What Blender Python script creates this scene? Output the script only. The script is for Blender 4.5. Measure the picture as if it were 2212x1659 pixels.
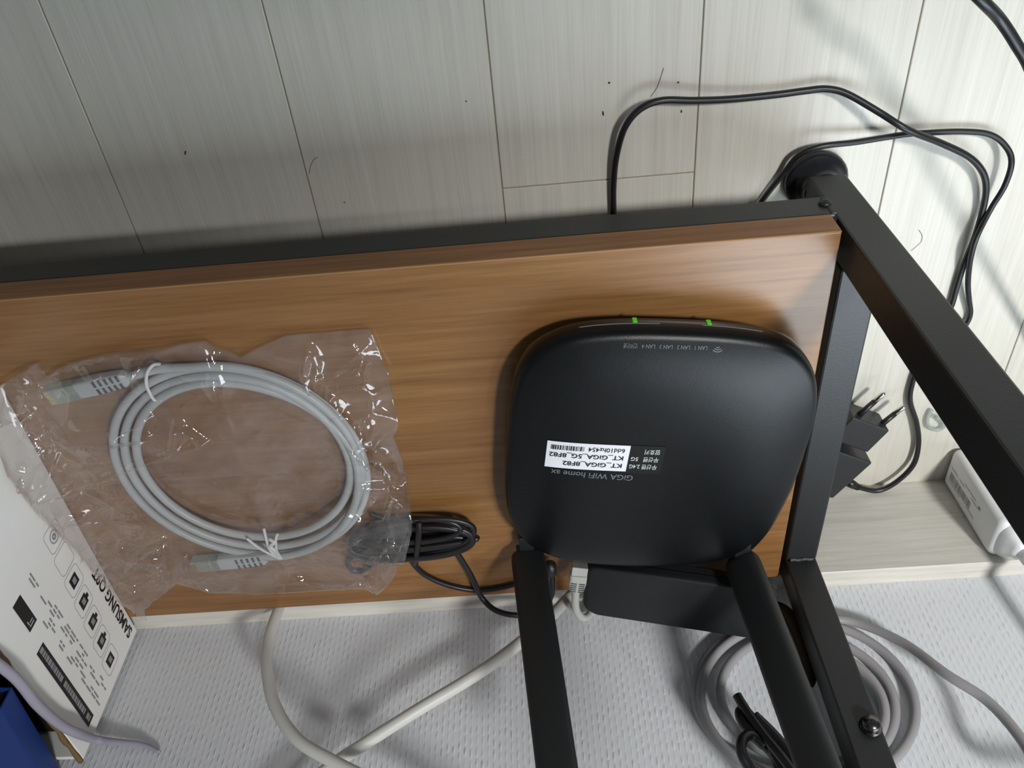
import bpy, bmesh, math, random
from mathutils import Vector, Matrix, Euler, noise
random.seed(7)
for o in list(bpy.data.objects): bpy.data.objects.remove(o)
S = bpy.context.scene
COL = S.collection

# ------------------------------------------------------------------ camera
IW, IH = 2212.0, 1659.0
FPX = 1735.33
CAM = Vector((0.0014, 0.58205, 0.52911))
ROT = Euler((-0.66815, -0.01005, -0.08683), 'XYZ')
cd = bpy.data.cameras.new('camera'); cam = bpy.data.objects.new('camera', cd); COL.objects.link(cam)
cam.location = CAM; cam.rotation_euler = ROT
cd.sensor_fit = 'HORIZONTAL'; cd.sensor_width = 36.0; cd.lens = 36.0 * FPX / IW
cd.clip_start = 0.01; cd.clip_end = 50
S.camera = cam

# ------------------------------------------------------------------ world, room lamp, added fill lamp, exposure
wd = bpy.data.worlds.new('world'); S.world = wd; wd.use_nodes = True
bg = wd.node_tree.nodes['Background']; bg.inputs[0].default_value = (0.92, 0.97, 1.0, 1); bg.inputs[1].default_value = 0.13
def spot(name, loc, target, power, angle, blend, radius, col):
    l = bpy.data.lights.new(name, 'SPOT'); l.energy = power; l.spot_size = math.radians(angle); l.spot_blend = blend
    l.shadow_soft_size = radius; l.color = col
    o = bpy.data.objects.new(name, l); COL.objects.link(o); o.location = loc
    o.rotation_euler = (Vector(target) - Vector(loc)).to_track_quat('-Z', 'Y').to_euler()
    return o
spot('room_or_fill_lamp', (0.86, 1.25, 2.20), (0.42, 0.05, 0.13), 240, 34, 1.0, 0.16, (1.0, 0.995, 0.975))
spot('room_or_fill_lamp', (1.20, 0.85, 2.40), (-0.52, -0.03, 0.20), 150, 25, 1.0, 0.15, (1.0, 0.995, 0.975))  # added fill lamp, brightens the carton and lower-left wall
S.view_settings.view_transform = 'Standard'; S.view_settings.look = 'None'
S.view_settings.exposure = 0.0; S.view_settings.gamma = 1.0
S.view_settings.use_curve_mapping = False

# ------------------------------------------------------------------ helpers
_R = ROT.to_matrix()
def _ray(px, py): return _R @ Vector(((px - IW/2)/FPX, -(py - IH/2)/FPX, -1.0))
def PZ(px, py, z):
    d = _ray(px, py); return CAM + d*((z - CAM.z)/d.z)
def PY(px, py, y):
    d = _ray(px, py); return CAM + d*((y - CAM.y)/d.y)

def mk(name, verts, faces, mat, parent=None, smooth=False, autosmooth=None):
    off = parent_world(parent)
    me = bpy.data.meshes.new(name)
    me.from_pydata([tuple(Vector(v) - off) for v in verts], [], faces); me.update()
    return mko(name, me, mat, parent, smooth)
def parent_world(p):
    v = Vector((0, 0, 0))
    while p is not None:
        v = v + p.location; p = p.parent
    return v
def mko(name, me, mat, parent, smooth=False):
    if mat is not None and len(me.materials) == 0: me.materials.append(mat)
    if smooth:
        for f in me.polygons: f.use_smooth = True
    o = bpy.data.objects.new(name, me); COL.objects.link(o)
    if parent is not None: o.parent = parent
    return o
def thing(name, loc, label, cat, group=None):
    o = bpy.data.objects.new(name, None); COL.objects.link(o); o.location = loc; o.empty_display_size = 0.02
    return tag(o, label, cat, group)
def tag(o, label=None, cat=None, group=None, kind=None):
    if label: o['label'] = label
    if cat: o['category'] = cat
    if group: o['group'] = group
    if kind: o['kind'] = kind
    return o
def bm_obj(name, bm, mat, parent, smooth=False):
    off = parent_world(parent)
    for v in bm.verts: v.co -= off
    bmesh.ops.recalc_face_normals(bm, faces=bm.faces[:])
    me = bpy.data.meshes.new(name); bm.to_mesh(me); bm.free()
    return mko(name, me, mat, parent, smooth)
def add_box(bm, c, ax, dims, bevel=0.0, seg=2):
    """oriented box; ax = three unit vectors"""
    r = bmesh.ops.create_cube(bm, size=1.0); vs = r['verts']
    M = Matrix((ax[0]*dims[0], ax[1]*dims[1], ax[2]*dims[2])).transposed()
    for v in vs: v.co = Vector(c) + M @ v.co
    if bevel:
        bmesh.ops.recalc_face_normals(bm, faces=list({f for v in vs for f in v.link_faces}))
        es = list({e for v in vs for e in v.link_edges})
        bmesh.ops.bevel(bm, geom=es, offset=bevel, segments=seg, profile=0.5, affect='EDGES')
XYZ = (Vector((1, 0, 0)), Vector((0, 1, 0)), Vector((0, 0, 1)))
def bx(name, x0, x1, y0, y1, z0, z1, mat, parent=None, bevel=0.0, seg=2):
    bm = bmesh.new(); add_box(bm, ((x0+x1)/2, (y0+y1)/2, (z0+z1)/2), XYZ, (x1-x0, y1-y0, z1-z0), bevel, seg)
    return bm_obj(name, bm, mat, parent)
def obx(name, c, ax, dims, mat, parent=None, bevel=0.0, seg=2):
    bm = bmesh.new(); add_box(bm, c, ax, dims, bevel, seg); return bm_obj(name, bm, mat, parent)
def catmull(pts, n=8, closed=False):
    P = [Vector(p) for p in pts]; out = []; m = len(P)
    rng = range(m) if closed else range(m-1)
    for i in rng:
        if closed: a, b, c, d = P[(i-1) % m], P[i], P[(i+1) % m], P[(i+2) % m]
        else: a, b, c, d = P[max(i-1, 0)], P[i], P[i+1], P[min(i+2, m-1)]
        for k in range(n):
            t = k/n
            out.append(0.5*((2*b) + (c-a)*t + (2*a-5*b+4*c-d)*t*t + (3*b-a-3*c+d)*t**3))
    if not closed: out.append(P[-1].copy())
    return out
def sweep(path, rad, sides=10, flat=1.0, up0=None):
    """tube vertices/faces along a path; rad is a number or a function of t in 0..1"""
    n = len(path); V = []; F = []
    T = [(path[min(i+1, n-1)] - path[max(i-1, 0)]).normalized() for i in range(n)]
    u = up0 or (Vector((0, 0, 1)) if abs(T[0].z) < 0.9 else Vector((0, 1, 0)))
    for i in range(n):
        u = (u - T[i]*u.dot(T[i])).normalized(); w = T[i].cross(u)
        r = rad(i/(n-1)) if callable(rad) else rad
        for k in range(sides):
            a = 2*math.pi*k/sides
            V.append(path[i] + w*(r*math.cos(a)) + u*(r*flat*math.sin(a)))
    for i in range(n-1):
        for k in range(sides):
            k2 = (k+1) % sides
            F.append((i*sides+k, i*sides+k2, (i+1)*sides+k2, (i+1)*sides+k))
    F.append(tuple(range(sides-1, -1, -1))); F.append(tuple((n-1)*sides+k for k in range(sides)))
    return V, F
def tube(name, pts, rad, mat, parent=None, n=8, sides=10, flat=1.0, up0=None, closed=False):
    path = catmull(pts, n, closed) if n > 1 else [Vector(p) for p in pts]
    if closed: path = path + [path[0]]
    V, F = sweep(path, rad, sides, flat, up0)
    return mk(name, V, F, mat, parent, True)
def lathe(name, base, axis, prof, mat, parent=None, sides=28):
    """prof: list of (radius, height along axis)"""
    a = Vector(axis).normalized(); u = a.orthogonal().normalized(); w = a.cross(u); V = []; F = []
    for r, h in prof:
        for k in range(sides):
            t = 2*math.pi*k/sides
            V.append(Vector(base) + a*h + u*(r*math.cos(t)) + w*(r*math.sin(t)))
    for i in range(len(prof)-1):
        for k in range(sides):
            k2 = (k+1) % sides; F.append((i*sides+k, i*sides+k2, (i+1)*sides+k2, (i+1)*sides+k))
    F.append(tuple(range(sides-1, -1, -1))); F.append(tuple((len(prof)-1)*sides+k for k in range(sides)))
    o = mk(name, V, F, mat, parent, True)
    return o
def text_mesh(s, size, align='LEFT', extrude=0.0, spacing=1.0, bold=0.012):
    cu = bpy.data.curves.new('txt', 'FONT'); cu.body = s; cu.size = size; cu.align_x = align; cu.extrude = extrude
    cu.resolution_u = 3; cu.space_character = spacing; cu.offset = size*bold
    ob = bpy.data.objects.new('txt', cu); COL.objects.link(ob)
    dg = bpy.context.evaluated_depsgraph_get(); ev = ob.evaluated_get(dg)
    me = bpy.data.meshes.new_from_object(ev)
    V = [v.co.copy() for v in me.vertices]; F = [tuple(p.vertices) for p in me.polygons]
    bpy.data.objects.remove(ob); bpy.data.curves.remove(cu); bpy.data.meshes.remove(me)
    return V, F
def text_on(name, s, size, place, mat, parent, width=None, align='LEFT', spacing=1.0, bold=0.012):
    """place(u, v) -> world point"""
    V, F = text_mesh(s, size, align, 0, spacing, bold)
    if not V: return None
    if width:
        w = max(v.x for v in V) - min(v.x for v in V)
        k = width/w
        for v in V: v.x *= k
    return mk(name, [place(v.x, v.y) for v in V], F, mat, parent)

# ------------------------------------------------------------------ materials
def lin(r, g, b):
    f = lambda c: (c/255/12.92) if c/255 <= 0.04045 else ((c/255+0.055)/1.055)**2.4
    return (f(r), f(g), f(b), 1)
def mat(name, col, rough=0.5, spec=0.5, metal=0.0, bump=None, coat=0.0):
    m = bpy.data.materials.new(name); m.use_nodes = True; nt = m.node_tree
    b = nt.nodes['Principled BSDF']
    b.inputs['Base Color'].default_value = col; b.inputs['Roughness'].default_value = rough
    b.inputs['Specular IOR Level'].default_value = spec; b.inputs['Metallic'].default_value = metal
    b.inputs['Coat Weight'].default_value = coat
    if bump:
        sc, st = bump
        tc = nt.nodes.new('ShaderNodeTexCoord'); n = nt.nodes.new('ShaderNodeTexNoise'); n.inputs['Scale'].default_value = sc
        n.inputs['Detail'].default_value = 3
        bp = nt.nodes.new('ShaderNodeBump'); bp.inputs['Strength'].default_value = st; bp.inputs['Distance'].default_value = 0.001
        nt.links.new(tc.outputs['Object'], n.inputs['Vector']); nt.links.new(n.outputs['Fac'], bp.inputs['Height'])
        nt.links.new(bp.outputs[0], b.inputs['Normal'])
    return m
def grain_mat(name, stops, stretch, scale, rough, spec, bump=0.1, rand=0.0, fine=1.0, big=0.5):
    """wood-look: fine streaks along one axis plus broad cathedral waves"""
    m = bpy.data.materials.new(name); m.use_nodes = True; nt = m.node_tree; L = nt.links.new
    b = nt.nodes['Principled BSDF']; b.inputs['Roughness'].default_value = rough; b.inputs['Specular IOR Level'].default_value = spec
    tc = nt.nodes.new('ShaderNodeTexCoord'); mp = nt.nodes.new('ShaderNodeMapping'); mp.inputs['Scale'].default_value = stretch
    oi = nt.nodes.new('ShaderNodeObjectInfo')
    vm = nt.nodes.new('ShaderNodeVectorMath'); vm.operation = 'ADD'
    cmb = nt.nodes.new('ShaderNodeCombineXYZ')
    mul = nt.nodes.new('ShaderNodeMath'); mul.operation = 'MULTIPLY'; mul.inputs[1].default_value = 37.0*rand
    L(oi.outputs['Random'], mul.inputs[0]); L(mul.outputs[0], cmb.inputs[0]); L(mul.outputs[0], cmb.inputs[1])
    L(tc.outputs['Object'], vm.inputs[0]); L(cmb.outputs[0], vm.inputs[1]); L(vm.outputs[0], mp.inputs['Vector'])
    n1 = nt.nodes.new('ShaderNodeTexNoise'); n1.inputs['Scale'].default_value = scale*fine; n1.inputs['Detail'].default_value = 6; n1.inputs['Roughness'].default_value = 0.65
    n2 = nt.nodes.new('ShaderNodeTexNoise'); n2.inputs['Scale'].default_value = scale*0.22; n2.inputs['Detail'].default_value = 3; n2.inputs['Distortion'].default_value = 0.6
    L(mp.outputs[0], n1.inputs['Vector']); L(mp.outputs[0], n2.inputs['Vector'])
    mx = nt.nodes.new('ShaderNodeMix'); mx.data_type = 'FLOAT'; mx.inputs[0].default_value = big
    L(n1.outputs['Fac'], mx.inputs[2]); L(n2.outputs['Fac'], mx.inputs[3])
    cr = nt.nodes.new('ShaderNodeValToRGB'); e = cr.color_ramp.elements
    e[0].position, e[0].color = stops[0]; e[1].position, e[1].color = stops[-1]
    for p, c in stops[1:-1]:
        k = e.new(p); k.color = c
    L(mx.outputs[0], cr.inputs['Fac']); L(cr.outputs[0], b.inputs['Base Color'])
    bp = nt.nodes.new('ShaderNodeBump'); bp.inputs['Strength'].default_value = bump; bp.inputs['Distance'].default_value = 0.0006
    L(n1.outputs['Fac'], bp.inputs['Height']); L(bp.outputs[0], b.inputs['Normal'])
    return m
M = {}
M['plank'] = grain_mat('plank_vinyl', [(0.28, (0.50, 0.475, 0.415, 1)), (0.5, (0.59, 0.57, 0.505, 1)), (0.74, (0.66, 0.645, 0.585, 1))],
                       (1.0, 0.020, 1.0), 560, 0.40, 0.4, 0.06, 1.0, 1.0, 0.38)
M['gap'] = mat('joint_brown', (0.32, 0.27, 0.19, 1), 0.9, 0.1)
M['base'] = grain_mat('baseboard_vinyl', [(0.30, (0.50, 0.475, 0.42, 1)), (0.5, (0.62, 0.60, 0.545, 1)), (0.70, (0.70, 0.685, 0.64, 1))],
                      (0.05, 1.0, 1.0), 300, 0.45, 0.4, 0.08, 0.0, 1.0, 0.35)
M['wood'] = grain_mat('brown_woodgrain', [(0.25, (0.138, 0.062, 0.021, 1)), (0.46, (0.235, 0.112, 0.038, 1)), (0.58, (0.28, 0.140, 0.053, 1)), (0.78, (0.355, 0.195, 0.085, 1))],
                      (0.035, 1.0, 1.0), 380, 0.30, 0.5, 0.10, 0.0, 1.0, 0.42)
M['edgewood'] = grain_mat('edge_banding', [(0.28, (0.12, 0.045, 0.012, 1)), (0.5, (0.24, 0.10, 0.03, 1)), (0.74, (0.40, 0.20, 0.075, 1))],
                      (0.03, 1.0, 1.0), 420, 0.4, 0.45, 0.1, 0.0, 1.0, 0.4)
M['edgeline'] = mat('worn_edge_highlight', (0.34, 0.19, 0.085, 1), 0.5, 0.4)  # worn line and bevel highlight, both put into the colour
M['steel'] = mat('black_steel', (0.0135, 0.0145, 0.0155, 1), 0.42, 0.5, bump=(900, 0.12))
M['weld'] = mat('weld_bead', (0.022, 0.023, 0.025, 1), 0.5, 0.5)
M['router'] = mat('matte_black_plastic', (0.0026, 0.0034, 0.0040, 1), 0.35, 0.30, bump=(1600, 0.10))
M['slab'] = mat('satin_black_plastic', (0.009, 0.0105, 0.012, 1), 0.5, 0.42, bump=(1400, 0.08))
M['gloss'] = mat('gloss_black', (0.004, 0.004, 0.005, 1), 0.08, 0.6)
M['antenna'] = mat('antenna_black', (0.012, 0.013, 0.014, 1), 0.50, 0.45)
M['blk'] = mat('black_cable', (0.010, 0.010, 0.012, 1), 0.38, 0.5)
M['blkp'] = mat('black_plastic', (0.016, 0.017, 0.020, 1), 0.40, 0.5, bump=(1200, 0.08))
M['foot'] = mat('black_rubber', (0.012, 0.013, 0.016, 1), 0.28, 0.5)
M['grey'] = mat('grey_cable', (0.43, 0.445, 0.455, 1), 0.38, 0.45)
M['greyd'] = mat('dark_grey_slot', (0.08, 0.085, 0.09, 1), 0.6, 0.3)
M['coil'] = mat('grey_wall_cable', (0.33, 0.32, 0.33, 1), 0.42, 0.4)
M['white'] = mat('white_cable', (0.62, 0.62, 0.59, 1), 0.42, 0.4)
M['wplas'] = mat('white_plastic', (0.78, 0.79, 0.80, 1), 0.32, 0.5)
M['paper'] = mat('white_carton', (0.88, 0.88, 0.86, 1), 0.6, 0.25, bump=(160, 0.05))
M['kraft'] = mat('kraft_board', (0.20, 0.13, 0.06, 1), 0.85, 0.1, bump=(500, 0.4))
M['ink'] = mat('black_ink', (0.018, 0.016, 0.018, 1), 0.5, 0.3)
M['inkg'] = mat('grey_ink', (0.30, 0.29, 0.30, 1), 0.6, 0.2)
M['inkl'] = mat('light_grey_ink', (0.42, 0.43, 0.45, 1), 0.6, 0.2)
M['print'] = mat('dim_grey_print', (0.13, 0.15, 0.16, 1), 0.5, 0.3)
M['printw'] = mat('pale_print', (0.50, 0.55, 0.53, 1), 0.5, 0.3)
M['stick'] = mat('white_sticker', (0.72, 0.73, 0.78, 1), 0.45, 0.3)
M['stickb'] = mat('black_sticker', (0.006, 0.0065, 0.0065, 1), 0.5, 0.3)
M['blue'] = mat('blue_cover', (0.006, 0.035, 0.20, 1), 0.42, 0.4, bump=(300, 0.05))
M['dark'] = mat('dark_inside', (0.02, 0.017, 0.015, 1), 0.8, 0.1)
M['lav'] = mat('lavender_cord', (0.36, 0.345, 0.42, 1), 0.5, 0.3)
M['tie'] = mat('white_tie', (0.72, 0.73, 0.75, 1), 0.35, 0.5)
M['metal'] = mat('nickel', (0.75, 0.72, 0.68, 1), 0.18, 0.5, 1.0)
M['bolt'] = mat('dark_bolt', (0.14, 0.135, 0.13, 1), 0.22, 0.5, 1.0)
M['crumb'] = mat('brown_crumb', (0.07, 0.035, 0.02, 1), 0.7, 0.2)
M['hair'] = mat('hair', (0.05, 0.045, 0.04, 1), 0.5, 0.4)
M['gold'] = mat('contact_gold', (0.75, 0.62, 0.30, 1), 0.25, 0.5, 1.0)
def led_mat():
    m = bpy.data.materials.new('green_led'); m.use_nodes = True; b = m.node_tree.nodes['Principled BSDF']
    b.inputs['Base Color'].default_value = (0.05, 0.4, 0.02, 1); b.inputs['Emission Color'].default_value = (0.10, 0.85, 0.01, 1)
    b.inputs['Emission Strength'].default_value = 0.24; return m
M['led'] = led_mat()
def clear_mat(name, tint, haze, rough, hazecol, bump, refl=0.055, patchy=False):
    m = bpy.data.materials.new(name); m.use_nodes = True; nt = m.node_tree; L = nt.links.new
    nt.nodes.remove(nt.nodes['Principled BSDF']); out = nt.nodes['Material Output']
    tr = nt.nodes.new('ShaderNodeBsdfTransparent'); tr.inputs[0].default_value = tint
    gl = nt.nodes.new('ShaderNodeBsdfGlossy'); gl.inputs['Roughness'].default_value = rough; gl.inputs[0].default_value = (1, 1, 1, 1)
    df = nt.nodes.new('ShaderNodeBsdfDiffuse'); df.inputs[0].default_value = hazecol
    lw = nt.nodes.new('ShaderNodeLayerWeight'); lw.inputs['Blend'].default_value = 0.5
    pw = nt.nodes.new('ShaderNodeMath'); pw.operation = 'POWER'; pw.inputs[1].default_value = 3.5
    fr = nt.nodes.new('ShaderNodeMath'); fr.operation = 'MULTIPLY_ADD'; fr.inputs[1].default_value = 0.55; fr.inputs[2].default_value = refl
    tc = nt.nodes.new('ShaderNodeTexCoord'); n = nt.nodes.new('ShaderNodeTexNoise'); n.inputs['Scale'].default_value = bump[0]; n.inputs['Detail'].default_value = 2
    n.inputs['Distortion'].default_value = 1.2
    bp = nt.nodes.new('ShaderNodeBump'); bp.inputs['Strength'].default_value = bump[1]; bp.inputs['Distance'].default_value = 0.003
    L(tc.outputs['Object'], n.inputs['Vector']); L(n.outputs['Fac'], bp.inputs['Height'])
    L(bp.outputs[0], gl.inputs['Normal']); L(bp.outputs[0], lw.inputs['Normal']); L(lw.outputs['Facing'], pw.inputs[0]); L(pw.outputs[0], fr.inputs[0])
    m1 = nt.nodes.new('ShaderNodeMixShader'); m1.inputs[0].default_value = haze; L(tr.outputs[0], m1.inputs[1]); L(df.outputs[0], m1.inputs[2])
    if patchy:      # creased film turns cloudy in places
        n2 = nt.nodes.new('ShaderNodeTexNoise'); n2.inputs['Scale'].default_value = 17; n2.inputs['Detail'].default_value = 4; n2.inputs['Distortion'].default_value = 1.6
        mr = nt.nodes.new('ShaderNodeMapRange'); mr.inputs['From Min'].default_value = 0.38; mr.inputs['From Max'].default_value = 0.68
        mr.inputs['To Min'].default_value = haze*0.35; mr.inputs['To Max'].default_value = haze*2.2
        L(tc.outputs['Object'], n2.inputs['Vector']); L(n2.outputs['Fac'], mr.inputs['Value']); L(mr.outputs[0], m1.inputs[0])
    m2 = nt.nodes.new('ShaderNodeMixShader'); L(fr.outputs[0], m2.inputs[0]); L(m1.outputs[0], m2.inputs[1]); L(gl.outputs[0], m2.inputs[2])
    L(m2.outputs[0], out.inputs[0]); return m
M['film'] = clear_mat('clear_film', (0.965, 0.96, 0.955, 1), 0.038, 0.055, (0.82, 0.78, 0.80, 1), (40, 0.42), 0.080, True)
M['plugc'] = clear_mat('clear_plug', (0.80, 0.84, 0.82, 1), 0.30, 0.12, (0.55, 0.60, 0.58, 1), (200, 0.1))
def wall_mat():
    m = bpy.data.materials.new('embossed_wallpaper'); m.use_nodes = True; nt = m.node_tree; L = nt.links.new
    b = nt.nodes['Principled BSDF']; b.inputs['Base Color'].default_value = (0.74, 0.76, 0.795, 1)
    b.inputs['Roughness'].default_value = 0.5; b.inputs['Specular IOR Level'].default_value = 0.35
    tc = nt.nodes.new('ShaderNodeTexCoord'); sp = nt.nodes.new('ShaderNodeSeparateXYZ'); cb = nt.nodes.new('ShaderNodeCombineXYZ')
    L(tc.outputs['Object'], sp.inputs[0])
    def mth(op, a_, b_=None):
        n = nt.nodes.new('ShaderNodeMath'); n.operation = op
        for k, v in ((0, a_), (1, b_)):
            if v is None: continue
            if isinstance(v, (int, float)): n.inputs[k].default_value = v
            else: L(v, n.inputs[k])
        return n.outputs[0]
    xs = mth('DIVIDE', sp.outputs['X'], 0.0044)
    col = mth('FLOOR', xs); fx = mth('FRACT', xs)
    nz = nt.nodes.new('ShaderNodeTexWhiteNoise'); nz.noise_dimensions = '1D'; L(col, nz.inputs['W'])
    zs = mth('ADD', mth('DIVIDE', sp.outputs['Z'], 0.0088), mth('ADD', mth('MULTIPLY', col, 0.5), mth('MULTIPLY', nz.outputs['Value'], 0.45)))
    fz = mth('FRACT', zs)
    tx = mth('POWER', mth('SUBTRACT', 1.0, mth('MULTIPLY', mth('ABSOLUTE', mth('SUBTRACT', fx, 0.5)), 2.0)), 3.2)
    tz = mth('MINIMUM', mth('MULTIPLY', mth('SUBTRACT', 0.5, mth('ABSOLUTE', mth('SUBTRACT', fz, 0.5))), 2.6), 1.0)
    n3 = nt.nodes.new('ShaderNodeTexNoise'); n3.inputs['Scale'].default_value = 90; n3.inputs['Detail'].default_value = 3; L(tc.outputs['Object'], n3.inputs['Vector'])
    hh = mth('MULTIPLY', mth('MULTIPLY', tx, tz), mth('MULTIPLY', mth('POWER', n3.outputs['Fac'], 2.2), 4.0))
    bp = nt.nodes.new('ShaderNodeBump'); bp.inputs['Strength'].default_value = 0.55; bp.inputs['Distance'].default_value = 0.0008
    L(hh, bp.inputs['Height']); L(bp.outputs[0], b.inputs['Normal'])
    return m
M['wall'] = wall_mat()

# ------------------------------------------------------------------ setting
BB_Y, BB_H = 0.0143, 0.0975
fl = bx('floor', -1.24, 1.20, -0.05, 2.0, -0.03, -0.0012, M['gap'])
tag(fl, 'pale grey wood-look plank floor in front of the wall', 'floor', kind='structure')
PX0, PW = -0.28993, 0.13438
GAP = 0.0008
_pl = {}
def plank(x0, y0, y1):
    ln = round(y1 - y0, 4)
    if ln not in _pl:
        bm = bmesh.new()
        add_box(bm, (PW/2, ln/2, -0.005), XYZ, (PW-GAP, ln-GAP, 0.010), 0.0005, 1)
        me = bpy.data.meshes.new('plank'); bm.to_mesh(me); bm.free(); me.materials.append(M['plank']); _pl[ln] = me
    o = bpy.data.objects.new('plank', _pl[ln]); COL.objects.link(o); o.location = (x0, y0, 0); o.parent = fl
for k in range(-7, 11):
    x0 = PX0 + k*PW
    js = {2: 0.3405, 0: 0.7405, 1: 1.1405}[k % 3]
    if k in (-1, 5): js = 1.14
    ys = [-0.045, js, js + 1.2]
    ys = [y for y in ys if y < 2.0] + [2.0]
    for a, b in zip(ys[:-1], ys[1:]): plank(x0, a, b)
wl = bx('wall_back', -1.24, 1.20, -0.06, 0.0, -0.03, 2.3, M['wall'])
tag(wl, 'white embossed wallpaper wall behind the shelf', 'wall', kind='structure')
# daylit window in the wall, above and to the right of the photo's frame
def glow_mat():
    m = bpy.data.materials.new('daylit_frosted_pane'); m.use_nodes = True; b = m.node_tree.nodes['Principled BSDF']
    b.inputs['Base Color'].default_value = (0.8, 0.85, 0.9, 1); b.inputs['Emission Color'].default_value = (0.80, 0.91, 1.0, 1)
    b.inputs['Emission Strength'].default_value = 8.0; return m
WX0, WX1, WZ0, WZ1 = 0.20, 0.95, 0.42, 1.20
M['pane'] = glow_mat()
win = bx('window_1', WX0, WX1, 0.0, 0.002, WZ0, WZ1, M['pane']); tag(win, 'daylit frosted window in the wall above the baseboard', 'window', kind='structure')
for q in ((WX0-0.04, WX1+0.04, WZ0-0.04, WZ0), (WX0-0.04, WX1+0.04, WZ1, WZ1+0.04), (WX0-0.04, WX0, WZ0, WZ1), (WX1, WX1+0.04, WZ0, WZ1)):
    bx('window_frame', q[0], q[1], -0.002, 0.012, q[2], q[3], M['wplas'], win, 0.002)
def profile_x(name, prof, x0, x1, m):
    n = len(prof); V = [(x0, y, z) for y, z in prof] + [(x1, y, z) for y, z in prof]
    F = [(i, (i+1) % n, n+(i+1) % n, n+i) for i in range(n)] + [tuple(range(n-1, -1, -1)), tuple(range(n, 2*n))]
    o = mk(name, V, F, m); return o
bbd = profile_x('baseboard_back', [(0.0, 0.0), (BB_Y, 0.0), (BB_Y, BB_H-0.001), (BB_Y-0.001, BB_H), (0.004, BB_H+0.001), (0.0, BB_H+0.003)], -1.24, 1.20, M['base'])
tag(bbd, 'pale wood-look baseboard along the foot of the wall', 'baseboard', kind='structure')

# ------------------------------------------------------------------ shelf rack
T = 0.025
PAX, PBX = 0.1846, 0.2096          # right-hand end frame
LAX = -0.755                        # far end frame (out of frame to the left)
FY, RY = 0.3409, 0.0403
RZ0, RZ1, BZ = 0.0602, 0.0852, 0.1067
rack = thing('shelf_rack', (0, 0.18, 0), 'low black steel rack with a brown woodgrain board holding the router', 'shelf')
bd = bx('board', LAX+T+0.006, 0.1790, 0.0253, 0.3448-0.0006, RZ1+0.0002, BZ, M['wood'], rack, 0.0007, 2)
tag(bd, 'brown woodgrain shelf board')
eb = bx('edge_band', LAX+T+0.006, 0.1788, 0.3442, 0.3450, RZ1+0.0004, BZ-0.0009, M['edgewood'], bd)
el = bx('edge_highlight_line', LAX+T+0.006, 0.1789, 0.3436, 0.3449, BZ-0.0012, BZ+0.00015, M['edgeline'], bd, 0.0003, 1)  # thin strip painting the highlight along the worn front edge
bx('rail', LAX+T+0.0005, 0.1832, 0.3448-T, 0.3448, RZ0, RZ1, M['steel'], rack, 0.0015)
bx('rail', LAX+T+0.0005, 0.1832, 0.0262, 0.0262+T, RZ0, RZ1, M['steel'], rack, 0.0015)
TOPZ = 0.72
for xa in (PAX, LAX):
    for ya in (FY-T, RY-T):
        zb = 0.022
        bx('post', xa, xa+T, ya, ya+T, zb, TOPZ, M['steel'], rack, 0.0016, 2)
        cxy = (xa+T/2, ya+T/2, 0.0)
        lathe('foot_glide', cxy, (0, 0, 1), [(0.0, 0.0), (0.0200, 0.0), (0.0215, 0.0015), (0.0215, 0.006), (0.0195, 0.0085), (0.0165, 0.0095), (0.0160, 0.0125), (0.0135, 0.0140), (0.0125, 0.0200), (0.0125, 0.0225)], M['foot'], rack)
        bx('post_cap', xa-0.0005, xa+T+0.0005, ya-0.0005, ya+T+0.0005, TOPZ, TOPZ+0.003, M['foot'], rack, 0.001)
    bx('side_rail', xa, xa+T, RY+0.0003, FY-T-0.0003, 0.1026-T, 0.1026, M['steel'], rack, 0.0015)
    # weld seams where the side rail meets the posts
    for y in (RY+0.0012, FY-T-0.0012):
        pts = [(xa+0.003+0.0032*i, y+0.0005*math.sin(i*2.1), 0.1028) for i in range(7)]
        tube('weld_seam', pts, lambda t: 0.0021+0.0001*math.sin(t*25), M['weld'], rack, n=4, sides=8)
# corner bracket and screw where the front rail meets the post
bx('bracket', 0.1795, 0.1843, 0.3302, 0.3456, RZ0+0.002, RZ1-0.001, M['weld'], rack, 0.0012)
lathe('bolt', (0.1800, 0.3448, RZ0+0.011), (0, 1, 0.0), [(0.0040, -0.0005), (0.0040, 0.0012), (0.0026, 0.0024), (0.0, 0.0026)], M['steel'], rack, 16)
b0 = lathe('bolt', (0.2021, RY, 0.2467), (0, 1, 0), [(0.0075, -0.0006), (0.0075, 0.0010), (0.0068, 0.0015), (0.0066, 0.0035), (0.0058, 0.0058), (0.0044, 0.0074), (0.0022, 0.0083), (0.0, 0.0086)], M['bolt'], rack, 24)
tag(b0, 'shiny round bolt head')

# ------------------------------------------------------------------ router
RE, RT = 0.1345, 0.1450            # rim height, top height
rout_px = [(1090,1030),(1093,975),(1096,920),(1101,867),(1115,813),(1137,777),(1169,751),(1213,731),(1252,721),(1303,715),(1375,712),(1466,714),(1556,718),(1629,726),(1683,737),
  (1719,753),(1744,777),(1762,809),(1768,845),(1766,881),(1759,921),(1744,968),(1730,1012),(1712,1059),(1690,1102),(1665,1145),(1629,1185),(1600,1201),(1556,1211),(1484,1219),
  (1412,1222),(1339,1221),(1267,1216),(1213,1207),(1169,1193),(1128,1167),(1104,1131),(1092,1084)]
out = catmull([PZ(x, y, RE) for x, y in rout_px], 5, True)
for _ in range(3):
    out = [(out[i-1] + out[i]*2 + out[(i+1) % len(out)])/4 for i in range(len(out))]
RC = Vector((0.070, 0.192, 0))
NO = len(out)
router = thing('wifi_router', (RC.x, RC.y, BZ), 'black rounded wifi router with two upright antennas and a white sticker', 'router')
def ring(s, z): return [Vector((RC.x + (p.x-RC.x)*s, RC.y + (p.y-RC.y)*s, z)) for p in out]
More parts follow.
